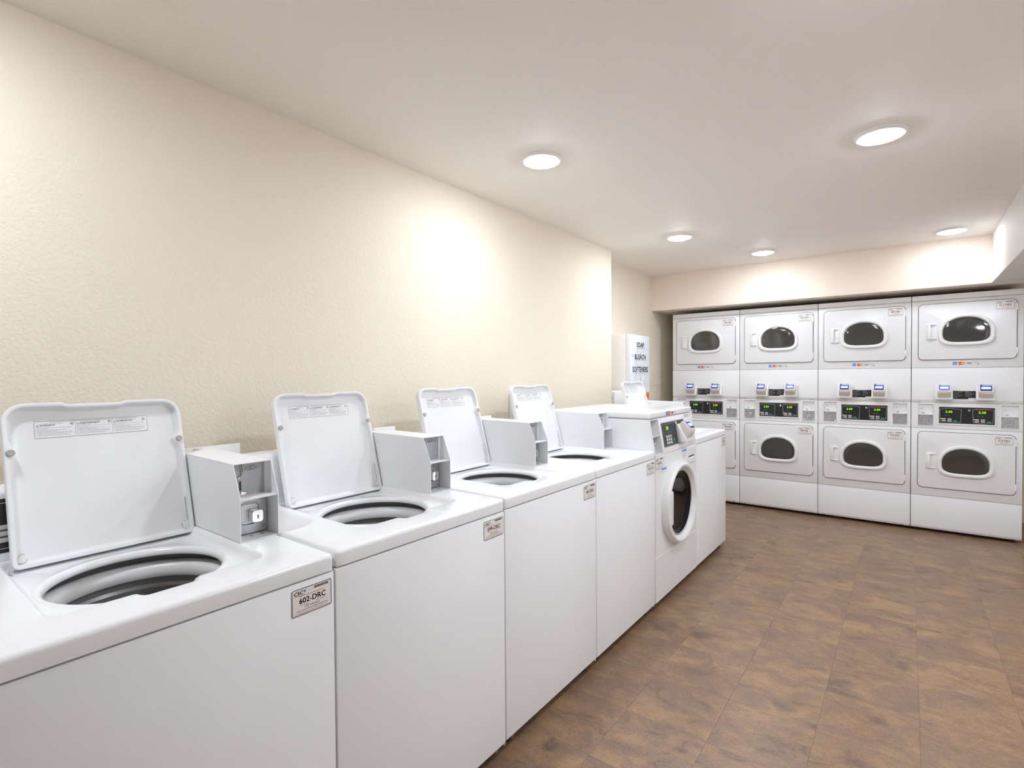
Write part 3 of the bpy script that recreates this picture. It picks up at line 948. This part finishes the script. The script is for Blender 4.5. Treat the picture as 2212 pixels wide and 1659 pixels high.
# ------------------------------------------------------------------ front-load washer
def front_loader(y0, w):
    t = thing('front_load_washer', (0, y0, 0), 'white front-load washer with round black glass door and keypad panel', 'washing machine')
    part('cabinet', lambda: prism([(-0.66, 0.032), (-0.016, 0.032), (-0.001, 0.046), (0.0, 0.302), (0.0, 0.874), (-0.66, 0.874)], 0.0015, w - 0.0015, lambda p, q, e: (p, e, q), bev=0.003), ENAMEL2, t)
    part('service_panel', lambda: slab(rrect(0.003, w - 0.003, 0.048, 0.3025, 0.003), [(0, -0.001), (0, 0.0025), (0.0025, 0.0045)], MX), ENAMEL2, t)
    part('front_panel', lambda: slab(rrect(0.003, w - 0.003, 0.3065, 0.872, 0.003), [(0, -0.001), (0, 0.0025), (0.0025, 0.0045)], MX), ENAMEL2, t)
    for lx, ly in ((-0.05, 0.06), (-0.05, w - 0.06), (-0.60, 0.06), (-0.60, w - 0.06)):
        part('leg', None, DARKRUBBER, t, (lx, ly, 0), key='wleg')
    for ly in (0.05, w - 0.05):
        part('screw', None, NICKEL, t, (-0.006, ly, 0.039), key='wscrew')
    # sloping control section; slot pocket cut out at its left end
    up = Vector((-0.035, 1.08 - 0.876)).normalized()
    nn = Vector((up.y, -up.x))

    def sm(a, b, d):
        q = Vector((0.004, 0.876)) + up * b + nn * d
        return (q.x, a, q.y)

    def ctrl():
        bm = bmesh.new()
        prof = [(-0.66, 0.876), (0.004, 0.876), (-0.031, 1.080), (-0.66, 1.080)]
        f = lambda p, q, e: (p, e, q)
        prism(prof, 0.118, w - 0.0015, f, bm, bev=0.002)
        prism(prof, 0.0015, 0.0055, f, bm)
        prism([(-0.66, 0.876), (-0.066, 0.876), (-0.101, 1.080), (-0.66, 1.080)], 0.0055, 0.118, f, bm)
        prism([(-0.1, 0.876), (0.004, 0.876), (0.0028, 0.883), (-0.1, 0.883)], 0.0055, 0.118, f, bm)
        prism([(-0.1, 1.074), (-0.030, 1.074), (-0.031, 1.080), (-0.1, 1.080)], 0.0055, 0.118, f, bm)
        return bm
    ctl = part('control_section', ctrl, ENAMEL2, t)
    part('slot_divider', lambda: prism([(0.0065, 0.106), (0.116, 0.106), (0.116, 0.110), (0.0065, 0.110)], -0.058, -0.002, sm), ENAMEL2, ctl)
    part('slide_panel', lambda: slab(rrect(0.0065, 0.112, 0.112, 0.196, 0.001), [(0, -0.060), (0, -0.052)], sm), GREYPAINT, ctl)
    pl = part('lock_plate', lambda: slab(rrect(0.0065, 0.112, 0.012, 0.104, 0.001), [(0, -0.060), (0, -0.052)], sm), ZINC, ctl)
    part('coin_lock', lambda: slab(rrect(0.045, 0.078, 0.040, 0.074, 0.008), [(0.002, -0.052), (0, -0.045), (0, -0.022), (0.002, -0.019)], sm), CHROME, pl)
    part('keyhole', Print().rect(0.060, 0.051, 0.063, 0.062).mesh(sm, -0.0184), DARK, pl, smooth=False)
    part('coin_slot', Print().rect(0.030, 0.125, 0.034, 0.190).mesh(sm, -0.0515), DARK, ctl, smooth=False)
    # display panel
    dp = part('display_panel', lambda: slab(rrect(0.146, 0.530, 0.032, 0.178, 0.003), [(0, -0.001), (0, 0.0015), (0.002, 0.002)], sm, cap1=False), SILVER, ctl)
    ov = part('black_overlay', lambda: slab(rrect(0.152, 0.526, 0.036, 0.174, 0.002), [(0, 0), (0, 0.0018)], sm), BLACK, dp) 
    print_part('overlay_frame', Print().ring(rrect(0.160, 0.348, 0.044, 0.166, 0.002), 0.0016), sm, 0.0021, SILVER, dp)
    print_part('display_digits', Print().text('50', 0.213, 0.130, 0.021, 0.036, bold=0.0006), sm, 0.0022, LED, dp)
    leg = Print()
    for i in range(4):
        leg.text('RINSE', 0.232 + 0.018 * i, 0.112, 0.0035, 0.012).rect(0.236 + 0.018 * i, 0.1215, 0.239 + 0.018 * i, 0.1235)
    for i in range(3):
        leg.text('WASH', 0.172, 0.118 - 0.008 * i, 0.003, 0.012)
    print_part('panel_lettering', leg, sm, 0.0021, WHITEINK, dp)
    for i in range(3):
        for j in range(3):
            part('key', lambda: slab(rrect(0, 0.021, 0, 0.0145, 0.002, n=3), [(0, 0), (0, 0.002), (0.0006, 0.0026)], lambda a, b, d: (sm(a, b, d)[0] - sm(0, 0, 0)[0], a, sm(a, b, d)[2] - sm(0, 0, 0)[2])), KEYWHITE, dp, sm(0.194 + 0.031 * j, 0.0845 - 0.0185 * i, 0.0016), key='fkey')
    part('start_key', lambda: slab(rrect(0.300, 0.322, 0.058, 0.073, 0.003, n=3), [(0, 0.0016), (0, 0.0030), (0.0006, 0.0035)], sm), GREENKEY, dp)
    lk = part('panel_lock', lambda: slab(rrect(0.352, 0.376, 0.152, 0.170, 0.005), [(0, 0.0016), (0, 0.012), (0.002, 0.014)], sm), CHROME, ctl)

    def rmap(a, b, d):
        q = sm(a, b, d)
        z = sm(0, 0, 0)
        return (q[0] - z[0], a, q[2] - z[2])
    card_reader(ctl, sm(0.372, 0.040, 0.001), rmap, 'F')
    for (a0, a1, b0, b1) in ((0.545, 0.640, 0.186, 0.201), (0.545, 0.648, 0.009, 0.033)):
        o = part('paper_label', (lambda a0=a0, a1=a1, b0=b0, b1=b1: slab(rrect(a0, a1, b0, b1, 0.002, n=2), [(0, 0), (0, 0.0006)], sm)), LABELW, ctl)
        g = Print().ring(rrect(a0, a1, b0, b1, 0.002, n=2), 0.0012)
        nl = 2 if b1 - b0 < 0.02 else 3
        for i in range(nl):
            g.text('MACHINE OPERATING INSTRUCTIONS', a0 + 0.006, b1 - 0.0055 - 0.0065 * i, 0.0036, (a1 - a0) * (0.85 if i else 0.7))
        print_part('lettering', g, sm, 0.0009, INKGREY, o)
    # top cap
    cap = part('top_cap', lambda: bxm(-0.662, -0.028, 0.0, w, 1.0825, 1.121, bev=0.010, seg=3), ENAMEL, t)
    card_marks(cap, (0.0005, 0.242, 1.0885), lambda a, b, d: (-0.028 + d, a, b), 0.0006, 'F')
    # door
    C = (0.0, 0.336, 0.562)

    def oval(bm):
        for v in bm.verts:
            v.co.y = C[1] + (v.co.y - C[1]) * 1.05
        return bm

    door = part('door_ring', lambda: oval(lathe([(0.244, 0.004), (0.244, 0.012), (0.241, 0.036), (0.236, 0.045), (0.228, 0.049), (0.219, 0.048), (0.211, 0.042), (0.202, 0.027), (0.199, 0.024), (0.196, 0.023)], 'x', n=96, c=C)), PLASTIC, t, label='round white porthole door ring')
    part('chrome_rim', lambda: oval(lathe([(0.199, 0.0242), (0.196, 0.0265), (0.190, 0.0265), (0.187, 0.022)], 'x', n=96, c=C)), ZINC, door)
    part('door_glass', lambda: oval(lathe([(0.189, 0.024), (0.180, 0.018), (0.165, 0.0135), (0.135, 0.0105), (0.08, 0.0085), (0.03, 0.0075), (0.004, 0.0073)], 'x', n=96, c=C, cap1=True)), GLASSB, door, label='black bowl of door glass')

    def hook():
        bm = bmesh.new()
        ta = math.radians(25)
        arc = [(C[1] - 0.236 * math.cos(a), C[2] + 0.225 * math.sin(a)) for a in [ta - 2 * ta * k / 14 for k in range(15)]]
        poly = arc + [(C[1] - 0.176, C[2] - 0.097), (C[1] - 0.176, C[2] + 0.097)]
        prism(poly, 0.024, 0.0485, lambda p, q, e: (e, p, q), bm, bev=0.003)
        return bm
    part('door_handle', hook, PLASTIC, door)
    # detergent drawer
    dr = part('detergent_drawer', lambda: slab(rrect(0.520, 0.660, 0.757, 0.868, (0.040, 0.006, 0.004, 0.004)), [(0, 0.004), (0, 0.0065), (0.002, 0.0085)], MX), PLASTIC, t)
    part('drawer_pocket', lambda: slab(rrect(0.535, 0.640, 0.800, 0.812, 0.004), [(0, 0.0084), (0, 0.0092)], MX), GAPGREY, dr)
    part('drawer_grip', lambda: slab(rrect(0.533, 0.642, 0.768, 0.803, (0.025, 0.025, 0.004, 0.004)), [(0, 0.0084), (0.001, 0.012), (0.006, 0.016)], MX), PLASTIC, dr)
    # stickers
    sticker('604', t, (0.0046, 0.003, 0.799), MX, 'W')
    for (a0, a1, b0, b1) in ((0.422, 0.505, 0.812, 0.862), (0.085, 0.161, 0.768, 0.797)):
        o = part('paper_label', (lambda a0=a0, a1=a1, b0=b0, b1=b1: slab(rrect(a0, a1, b0, b1, 0.002, n=2), [(0, 0.0045), (0, 0.0052)], MX)), LABELW, t)
        print_part('blue_band', Print().rect(a0, b1 - 0.010, a1, b1), MX, 0.0055, CARDBLUE, o)
        g = Print()
        for i in range(int((b1 - b0 - 0.012) / 0.006)):
            g.text('USE ONLY HE DETERGENT IN THIS WASHER', a0 + 0.004, b1 - 0.0155 - 0.006 * i, 0.0032, (a1 - a0) * 0.88)
        print_part('lettering', g, MX, 0.0055, INKLIGHT, o)
    return t


front_loader(YS_W[3], YS_W[4] - YS_W[3])


# ------------------------------------------------------------------ stacked dryers
def dryer_door(t, z0, z1, zc, bt, bb, number, k):
    """door slab with frame, glass, handle, hinges and number sticker"""
    part('door_gap', lambda: slab(rrect(0.0445, 0.6475, z0 - 0.0035, z1 + 0.0035, 0.034), [(0, 0), (0, 0.0056)], MY), GAPGREY, t, key='dgap' + k)
    d = part('dryer_door', lambda: slab(rrect(0.048, 0.644, z0, z1, 0.031), [(0, 0.003), (0, 0.0085), (0.0015, 0.0105), (0.004, 0.0112)], MY), ENAMEL, t, key='ddoor' + k)
    gen = dshape(0.3485, zc - 0.010, 0.174, bt + 0.010, bb - 0.010, 2.12, 3.7)
    part('window_frame', lambda: slab(gen, [(0, 0.011), (0.0005, 0.020), (0.004, 0.0265), (0.010, 0.029), (0.019, 0.029), (0.024, 0.026), (0.029, 0.014), (0.030, 0.012)], MY, cap1=False), PLASTIC, d, key='dframe' + k)
    part('window_glass', lambda: slab(gen, [(0.0285, 0.0135), (0.034, 0.0145), (0.06, 0.0155)], MY), GLASSD, d, key='dglass' + k)

    def handle():
        bm = bmesh.new()
        a0, a1, b0, b1 = 0.096, 0.166, zc - 0.066, zc + 0.066
        f = MY
        # frame of the pull pocket
        prism([(a0, b0), (a1, b0), (a1, b1), (a0, b1)], 0.011, 0.0135, f, bm, bev=0.001)
        prism([(a0 + 0.004, 0.0135), (a0 + 0.028, 0.0135), (a0 + 0.030, 0.030), (a0 + 0.012, 0.0235)], b0 + 0.004, b1 - 0.004, lambda p, q, e: (p, -q, e), bm, bev=0.002)
        prism([(a0 + 0.028, 0.0135), (a1 - 0.003, 0.0135), (a1 - 0.003, 0.018), (a0 + 0.028, 0.030)], b0 + 0.004, b0 + 0.012, lambda p, q, e: (p, -q, e), bm, bev=0.001)
        prism([(a0 + 0.028, 0.0135), (a1 - 0.003, 0.0135), (a1 - 0.003, 0.018), (a0 + 0.028, 0.030)], b1 - 0.012, b1 - 0.004, lambda p, q, e: (p, -q, e), bm, bev=0.001)
        return bm
    part('door_handle', handle, PLASTIC, d, key='dhandle' + k)
    for hz in (z1 - 0.085, z0 + 0.035):
        part('hinge', lambda: bxm(0.641, 0.6505, -0.012, -0.002, 0, 0.050, bev=0.001), PLASTIC, d, (0, 0, hz), key='dhinge')
    sticker(number, d, (0.525, -0.0112, z1 - 0.077), MY, 'D')


def dryer(i, up, lo, label):
    t = thing('stacked_dryer', (X0D + i * DW, YD, 0), label, 'dryer', 'stacked tumble dryers in a row')
    wd = DW
    a0, a1 = 0.002, wd - 0.002
    part('body', lambda: bxm(a0 + 0.001, a1 - 0.001, 0.012, 0.70, 0.035, 1.965), ENAMEL2, t, key='dbody')
    # front panels, bottom to top
    part('base_panel', lambda: prism([(0.02, 0.026), (0.006, 0.026), (0.0, 0.046), (0.0, 0.303), (0.02, 0.303)], a0, a1, lambda p, q, e: (e, p, q), bev=0.003), ENAMEL2, t, key='dp1')
    part('lower_front', lambda: bxm(a0, a1, 0, 0.02, 0.3055, 0.8695, bev=0.003), ENAMEL2, t, key='dp2')
    part('control_fascia', lambda: fascia(), ENAMEL2, t, key='dp3')
    part('service_panel', lambda: prism([(0.02, 1.084), (0.003, 1.084), (-0.005, 1.108), (-0.005, 1.3715), (0.02, 1.3715)], a0, a1, lambda p, q, e: (e, p, q), bev=0.003), ENAMEL2, t, key='dp4')
    part('upper_front', lambda: bxm(a0, a1, 0, 0.02, 1.3745, 1.9295, bev=0.003), ENAMEL2, t, key='dp5')
    part('top_cap', lambda: bxm(a0, a1, -0.002, 0.70, 1.932, 1.977, bev=0.005, seg=3), ENAMEL2, t, key='dp6')
    for lx in (0.06, wd - 0.06):
        for ly in (0.08, 0.62):
            part('leg', lambda: lathe([(0.020, 0), (0.020, 0.01), (0.010, 0.012), (0.010, 0.036)], n=16, cap0=True, cap1=True), DARKRUBBER, t, (lx, ly, 0), key='dleg')
    for sz, sy in ((0.0345, 0.0032), (1.094, -0.0005)):
        for sx in (0.052, wd - 0.052):
            part('screw', lambda: lathe([(0.0055, 0), (0.0055, 0.0025), (0.003, 0.004)], 'y', n=14, cap1=True), NICKEL, t, (sx, sy, sz), key='dscrew')
    dryer_door(t, 1.441, 1.900, 1.672, 0.135, 0.121, up, 'U')
    dryer_door(t, 0.376, 0.840, 0.602, 0.138, 0.122, lo, 'L')
    card_marks(t, (0.267, -0.0008, 1.3955), MY, 0.0, 'D')
    # card readers and the black notice between them
    for rx in (0.158, 0.410):
        card_reader(t, (rx, -0.005, 1.112), MY, 'D')
    no = part('notice_plate', lambda: slab(rrect(0.270, 0.409, 1.118, 1.184, 0.001, n=2), [(0, 0.005), (0, 0.0058)], MY), BLACK, t, key='dnotice')
    pr = Print()
    for cc, x in enumerate((0.274, 0.345)):
        for k in range(5):
            if cc == 1 and k > 3:
                continue
            pr.text('WARNING TO REDUCE RISK OF FIRE OR INJURY', x, 1.170 - 0.0105 * k, 0.004, 0.056 * (0.9, 0.6, 0.95, 0.8, 0.5)[(k + cc) % 5])
    pr.text('SAFETY NOTICE FOR DRYER USE', 0.300, 1.1785, 0.004, 0.07)
    print_part('lettering', pr, MY, 0.0061, WHITEINK, no, key='dnotice_t')
    print_part('small_sticker', Print().rect(0.366, 1.1185, 0.409, 1.127), MY, 0.0062, LABELW, no, key='dnotice_s')
    # coin slots
    for sx in (0.044, 0.558):
        cs = part('coin_meter', coin_meter, ENAMEL2, t, (sx, 0, 0.888), key='dmeter', label='coin slot above a keyed metal lock plate')
        part('slide_panel', lambda: bxm(0.004, 0.101, 0.0185, 0.020, 0.100, 0.184), GREYPAINT, cs, key='dslide')
        f2 = lambda a, b, d: (a, 0.0185 - d, b)
        part('coin_slot', Print().rect(0.035, 0.115, 0.040, 0.140).mesh(f2, 0.0006) if 'dslot' not in CACHE else None, DARK, cs, key='dslot', smooth=False)
        part('coin_slot', Print().rect(0.036, 0.158, 0.0385, 0.183).mesh(f2, 0.0006) if 'dslot2' not in CACHE else None, DARK, cs, key='dslot2', smooth=False)

        def lever():
            bm = bmesh.new()
            tube(bm, [f2(0.0335, 0.183, 0.002), f2(0.0360, 0.163, 0.003), f2(0.037, 0.158, 0.004), f2(0.031, 0.150, 0.004)], 0.0018)
            slab(circ(0.0305, 0.147, 0.0055, n=14), [(0, 0), (0, 0.005), (0.002, 0.007)], f2, bm=bm)
            prism([(0.027, 0.1045), (0.046, 0.1045), (0.044, 0.112), (0.030, 0.112)], 0, 0.009, f2, bm)
            return bm
        part('coin_lever', lever, NICKEL, cs, key='dlever')
        lp = part('lock_plate', lambda: slab(rrect(0.004, 0.101, 0.004, 0.093, 0.002), [(0, 0.001), (0, 0.004)], lambda a, b, d: (a, 0.012 - d, b)), ZINC, cs, key='dlp')
        f3 = lambda a, b, d: (a, 0.008 - d, b)
        part('lock_pocket', lambda: slab(rrect(0.024, 0.081, 0.020, 0.078, 0.014), [(0, 0), (0.001, 0.004), (0.003, 0.004), (0.007, 0.0008), (0.012, 0.0005)], f3), ZINC, lp, key='dlpk')
        part('coin_lock', lambda: slab(circ(0.0525, 0.049, 0.0135, n=28), [(0, 0), (0, 0.010), (0.002, 0.012), (0.006, 0.012)], f3), CHROME, lp, key='dlk')
        part('keyhole', Print().rect(0.0505, 0.0455, 0.0545, 0.0525).mesh(f3, 0.0123) if 'dkey' not in CACHE else None, DARK, lp, key='dkey', smooth=False)
        for ba in (0.012, 0.093):
            for bz in (0.012, 0.085):
                part('bolt', lambda: lathe([(0.0058, 0), (0.0058, 0.003), (0.003, 0.005)], 'y', n=12, cap1=True), CHROME, lp, f3(ba, bz, 0), key='dbolt')
    # display
    dp = part('display_panel', lambda: slab(rrect(0.172, 0.536, 0.904, 1.062, 0.004), [(0, 0), (0, 0.003), (0.003, 0.0055), (0.010, 0.0055), (0.013, 0.0030)], MY, cap1=False), PLASTIC, t, key='ddisp')
    part('black_overlay', lambda: slab(rrect(0.184, 0.524, 0.915, 1.051, 0.002), [(0, 0), (0, 0.0035)], MY), BLACK, dp, key='dblk')

    def left_frame(i_):
        return [(0.191 + i_, 0.926 + i_), (0.321 - i_, 0.926 + i_), (0.325 - i_, 1.034 - i_), (0.255, 1.041 - i_), (0.187 + i_, 1.034 - i_)]

    def right_frame(i_):
        return [(0.395 + i_, 0.929 + i_), (0.455, 0.922 + i_), (0.515 - i_, 0.929 + i_), (0.519 - i_, 1.036 - i_), (0.391 + i_, 1.036 - i_)]
    print_part('silver_outline', Print().ring(left_frame, 0.0026).ring(right_frame, 0.0026), MY, 0.0038, SILVER, dp, key='dsil')
    for fx in (0.187, 0.391):
        dg = print_part('display_digits', Print().text('2.50', 0.036, 0.0, 0.0165, 0.044, slant=0.12, bold=0.0005), MY, 0.0042, LED, dp, (fx, 0, 1.004), key='ddig')
        print_part('lit_mark', Print().rect(0.006, 0.0, 0.013, 0.006), MY, 0.0042, LED, dp, (fx, 0, 0.9515), key='dlit')
        lg = Print().text('START', 0.030, 0.0, 0.004, 0.016).text('ADD', 0.054, 0.0, 0.004, 0.012).rect(0.036, 0.006, 0.039, 0.009).rect(0.058, 0.006, 0.061, 0.009)
        print_part('panel_lettering', lg, MY, 0.0041, SILVER, dp, (fx, 0, 0.977), key='dleg2')
        for bx, bz in ((0.014, 0.948), (0.050, 0.948), (0.014, 0.933), (0.050, 0.933)):
            part('key', lambda: slab(rrect(0, 0.026, 0, 0.0095, 0.002, n=3), [(0, 0.0035), (0, 0.005), (0.0006, 0.0055)], MY), KEYWHITE, dp, (fx + bx, 0, bz), key='dkeyb')
        part('start_key', lambda: slab(rrect(0, 0.026, 0, 0.0095, 0.003, n=3), [(0, 0.0035), (0, 0.005), (0.0006, 0.0055)], MY), GREENKEY, dp, (fx + 0.086, 0, 0.9325), key='dkeyg')
    print_part('brand_lettering', Print().text('Speed Queen', 0.410, 1.0335, 0.0085, 0.091, bold=0.0006), MY, 0.0046, REDINK, dp, key='dbrand')
    lk = part('panel_lock', lambda: slab(circ(0.372, 1.027, 0.0085, n=24), [(0, 0.0035), (0, 0.006), (0.0015, 0.0075)], MY), CHROME, dp, key='dplk')
    return t


def coin_meter():
    """white frame with two open pockets; origin lower left, 0.105 wide, 0.187 high"""
    bm = bmesh.new()
    w, h, d = 0.105, 0.187, 0.004
    for (x0, x1, z0, z1) in ((0, 0.004, 0, h), (w - 0.004, w, 0, h), (0, w, 0, 0.004), (0, w, h - 0.003, h), (0, w, 0.0935, 0.0995)):
        box(bm, x0, x1, -d, 0.0215, z0, z1, bev=0.001)
    return bm


def fascia():
    """control strip of the dryer with two square openings for the coin meters"""
    bm = bmesh.new()
    z0, z1 = 0.872, 1.082
    m0, m1 = 0.888, 1.075
    for (x0, x1, za, zb) in ((0.002, 0.044, z0, z1), (0.149, 0.558, z0, z1), (0.663, 0.684, z0, z1), (0.044, 0.149, z0, m0), (0.044, 0.149, m1, z1), (0.558, 0.663, z0, m0), (0.558, 0.663, m1, z1)):
        box(bm, x0, x1, 0.0, 0.012, za, zb)
    box(bm, 0.002, 0.684, 0.0205, 0.024, z0, z1)
    return bm


dryer(0, '605', '606', 'white stacked dryer pair numbered 605 and 606, beside the recessed wall')
dryer(1, '607', '608', 'white stacked dryer pair numbered 607 and 608, second from the recessed wall')
dryer(2, '609', '610', 'white stacked dryer pair numbered 609 and 610, third from the recessed wall')
dryer(3, '611', '612', 'white stacked dryer pair numbered 611 and 612, furthest from the recessed wall')


# ------------------------------------------------------------------ soap vending cabinet
def streak_material():
    m = bpy.data.materials.new('splash_art')
    m.use_nodes = True
    nt = m.node_tree
    b = nt.nodes['Principled BSDF']
    b.inputs['Roughness'].default_value = 0.3
    tc = nt.nodes.new('ShaderNodeTexCoord')
    mp = nt.nodes.new('ShaderNodeMapping')
    mp.inputs['Scale'].default_value = (1, 26, 7)
    mp.inputs['Rotation'].default_value = (0.45, 0, 0)
    n = nt.nodes.new('ShaderNodeTexNoise')
    n.inputs['Scale'].default_value = 1.0
    n.inputs['Detail'].default_value = 5
    n.inputs['Distortion'].default_value = 1.2
    nt.links.new(tc.outputs['Object'], mp.inputs['Vector'])
    nt.links.new(mp.outputs[0], n.inputs['Vector'])
    r = nt.nodes.new('ShaderNodeValToRGB')
    e = r.color_ramp.elements
    e[0].position, e[0].color = 0.50, (0.80, 0.82, 0.86, 1)
    e[1].position, e[1].color = 0.72, (0.40, 0.48, 0.66, 1)
    nt.links.new(n.outputs['Fac'], r.inputs['Fac'])
    nt.links.new(r.outputs['Color'], b.inputs['Base Color'])
    return m


SPLASH = streak_material()
FACEW = mat('vendor_face', (0.80, 0.82, 0.86), 0.25, noise=0.01, nscale=20)
VENDSIDE = mat('vendor_side', (0.84, 0.81, 0.79), 0.4, noise=0.01, nscale=20)


def vending():
    y0, y1, z0, z1, xf = 4.206, 4.655, 0.80, 1.706, -0.900
    t = thing('soap_vending_machine', (XR, y0, z0), 'white wall-mounted vending cabinet for soap, bleach and softeners in the recess', 'vending machine')
    dx, dz, dy = xf - XR, z1 - z0, y1 - y0
    part('case', lambda: bxm(0.001, dx - 0.041, 0, dy, 0, dz, bev=0.002), VENDSIDE, t)
    door = part('cabinet_door', lambda: bxm(dx - 0.039, dx, 0, dy, 0, dz, bev=0.003), FACEW, t)
    M = lambda a, b, d: (dx + d, a, b)
    part('splash_art', lambda: slab(lambda i: [(dy * (0.5 + 0.36 * math.cos(2 * PI * k / 28) * (0.85 + 0.15 * math.sin(5 * k))), dz - 0.33 + 0.30 * math.sin(2 * PI * k / 28) * (0.9 + 0.1 * math.cos(3 * k))) for k in range(28)], [(0, 0.0004), (0, 0.0008)], M), SPLASH, door, smooth=False)
    pr = Print()
    cy = dy * 0.515
    zb = lambda z: z - z0
    pr.text('SOAP', cy - 0.002, zb(1.590), 0.046, 0.165, 'c', bold=0.0025)
    pr.text('BLEACH', cy - 0.002, zb(1.476), 0.046, 0.250, 'c', bold=0.0025)
    pr.text('SOFTENERS', cy - 0.004, zb(1.358), 0.048, 0.350, 'c', bold=0.0025)
    print_part('lettering', pr, M, 0.0014, PURPLE, door)
    ps = Print()
    for zz, ww in ((1.578, 0.13), (1.464, 0.24), (1.346, 0.34)):
        ps.text('clean wash every load', cy + 0.01, zb(zz), 0.008, ww, 'c')
    print_part('small_lettering', ps, M, 0.0014, CARDNAVY, door)
    part('door_lock', lambda: lathe([(0.010, 0), (0.010, 0.006), (0.006, 0.009)], 'x', n=18, cap1=True), CHROME, door, (dx, 0.048, zb(1.517)))
    part('coin_plate', lambda: slab(rrect(0.330, 0.440, zb(1.13), zb(1.21), 0.003), [(0, 0), (0, 0.003)], M), LABELW, door)
    pic = part('product_picture', lambda: slab(rrect(0.335, 0.435, zb(1.085), zb(1.165), 0.002), [(0, 0.003), (0, 0.0038)], M), CARDYEL, door)
    print_part('product_picture_disc', Print().poly(circ(0.398, zb(1.128), 0.026, n=24)(0)), M, 0.0042, REDINK, pic)
    return t


vending()


# white boxes on the wall behind the two far washers
def wall_box(x_wall, y0, wy, z0, z1, d, label):
    t = thing('utility_box', (x_wall, y0, z0), label, 'utility box')
    part('case', lambda: bxm(0.0005, d, 0, wy, 0, z1 - z0, bev=0.010, seg=3), PLASTIC, t)
    for zz in (0.05, (z1 - z0) - 0.06):
        part('screw', lambda: lathe([(0.006, 0), (0.006, 0.003), (0.003, 0.004)], 'y', n=12, cap1=True), NICKEL, t, (d - 0.03, 0, zz), key='ubscrew')
    return t


wall_box(XW, 2.385, 0.12, 0.95, 1.22, 0.15, 'white metal utility box on the long wall behind the lid beside the front-load washer')
wall_box(XR, 3.905, 0.24, 0.92, 1.19, 0.190, 'white metal utility box in the recess next to the soap vending machine')
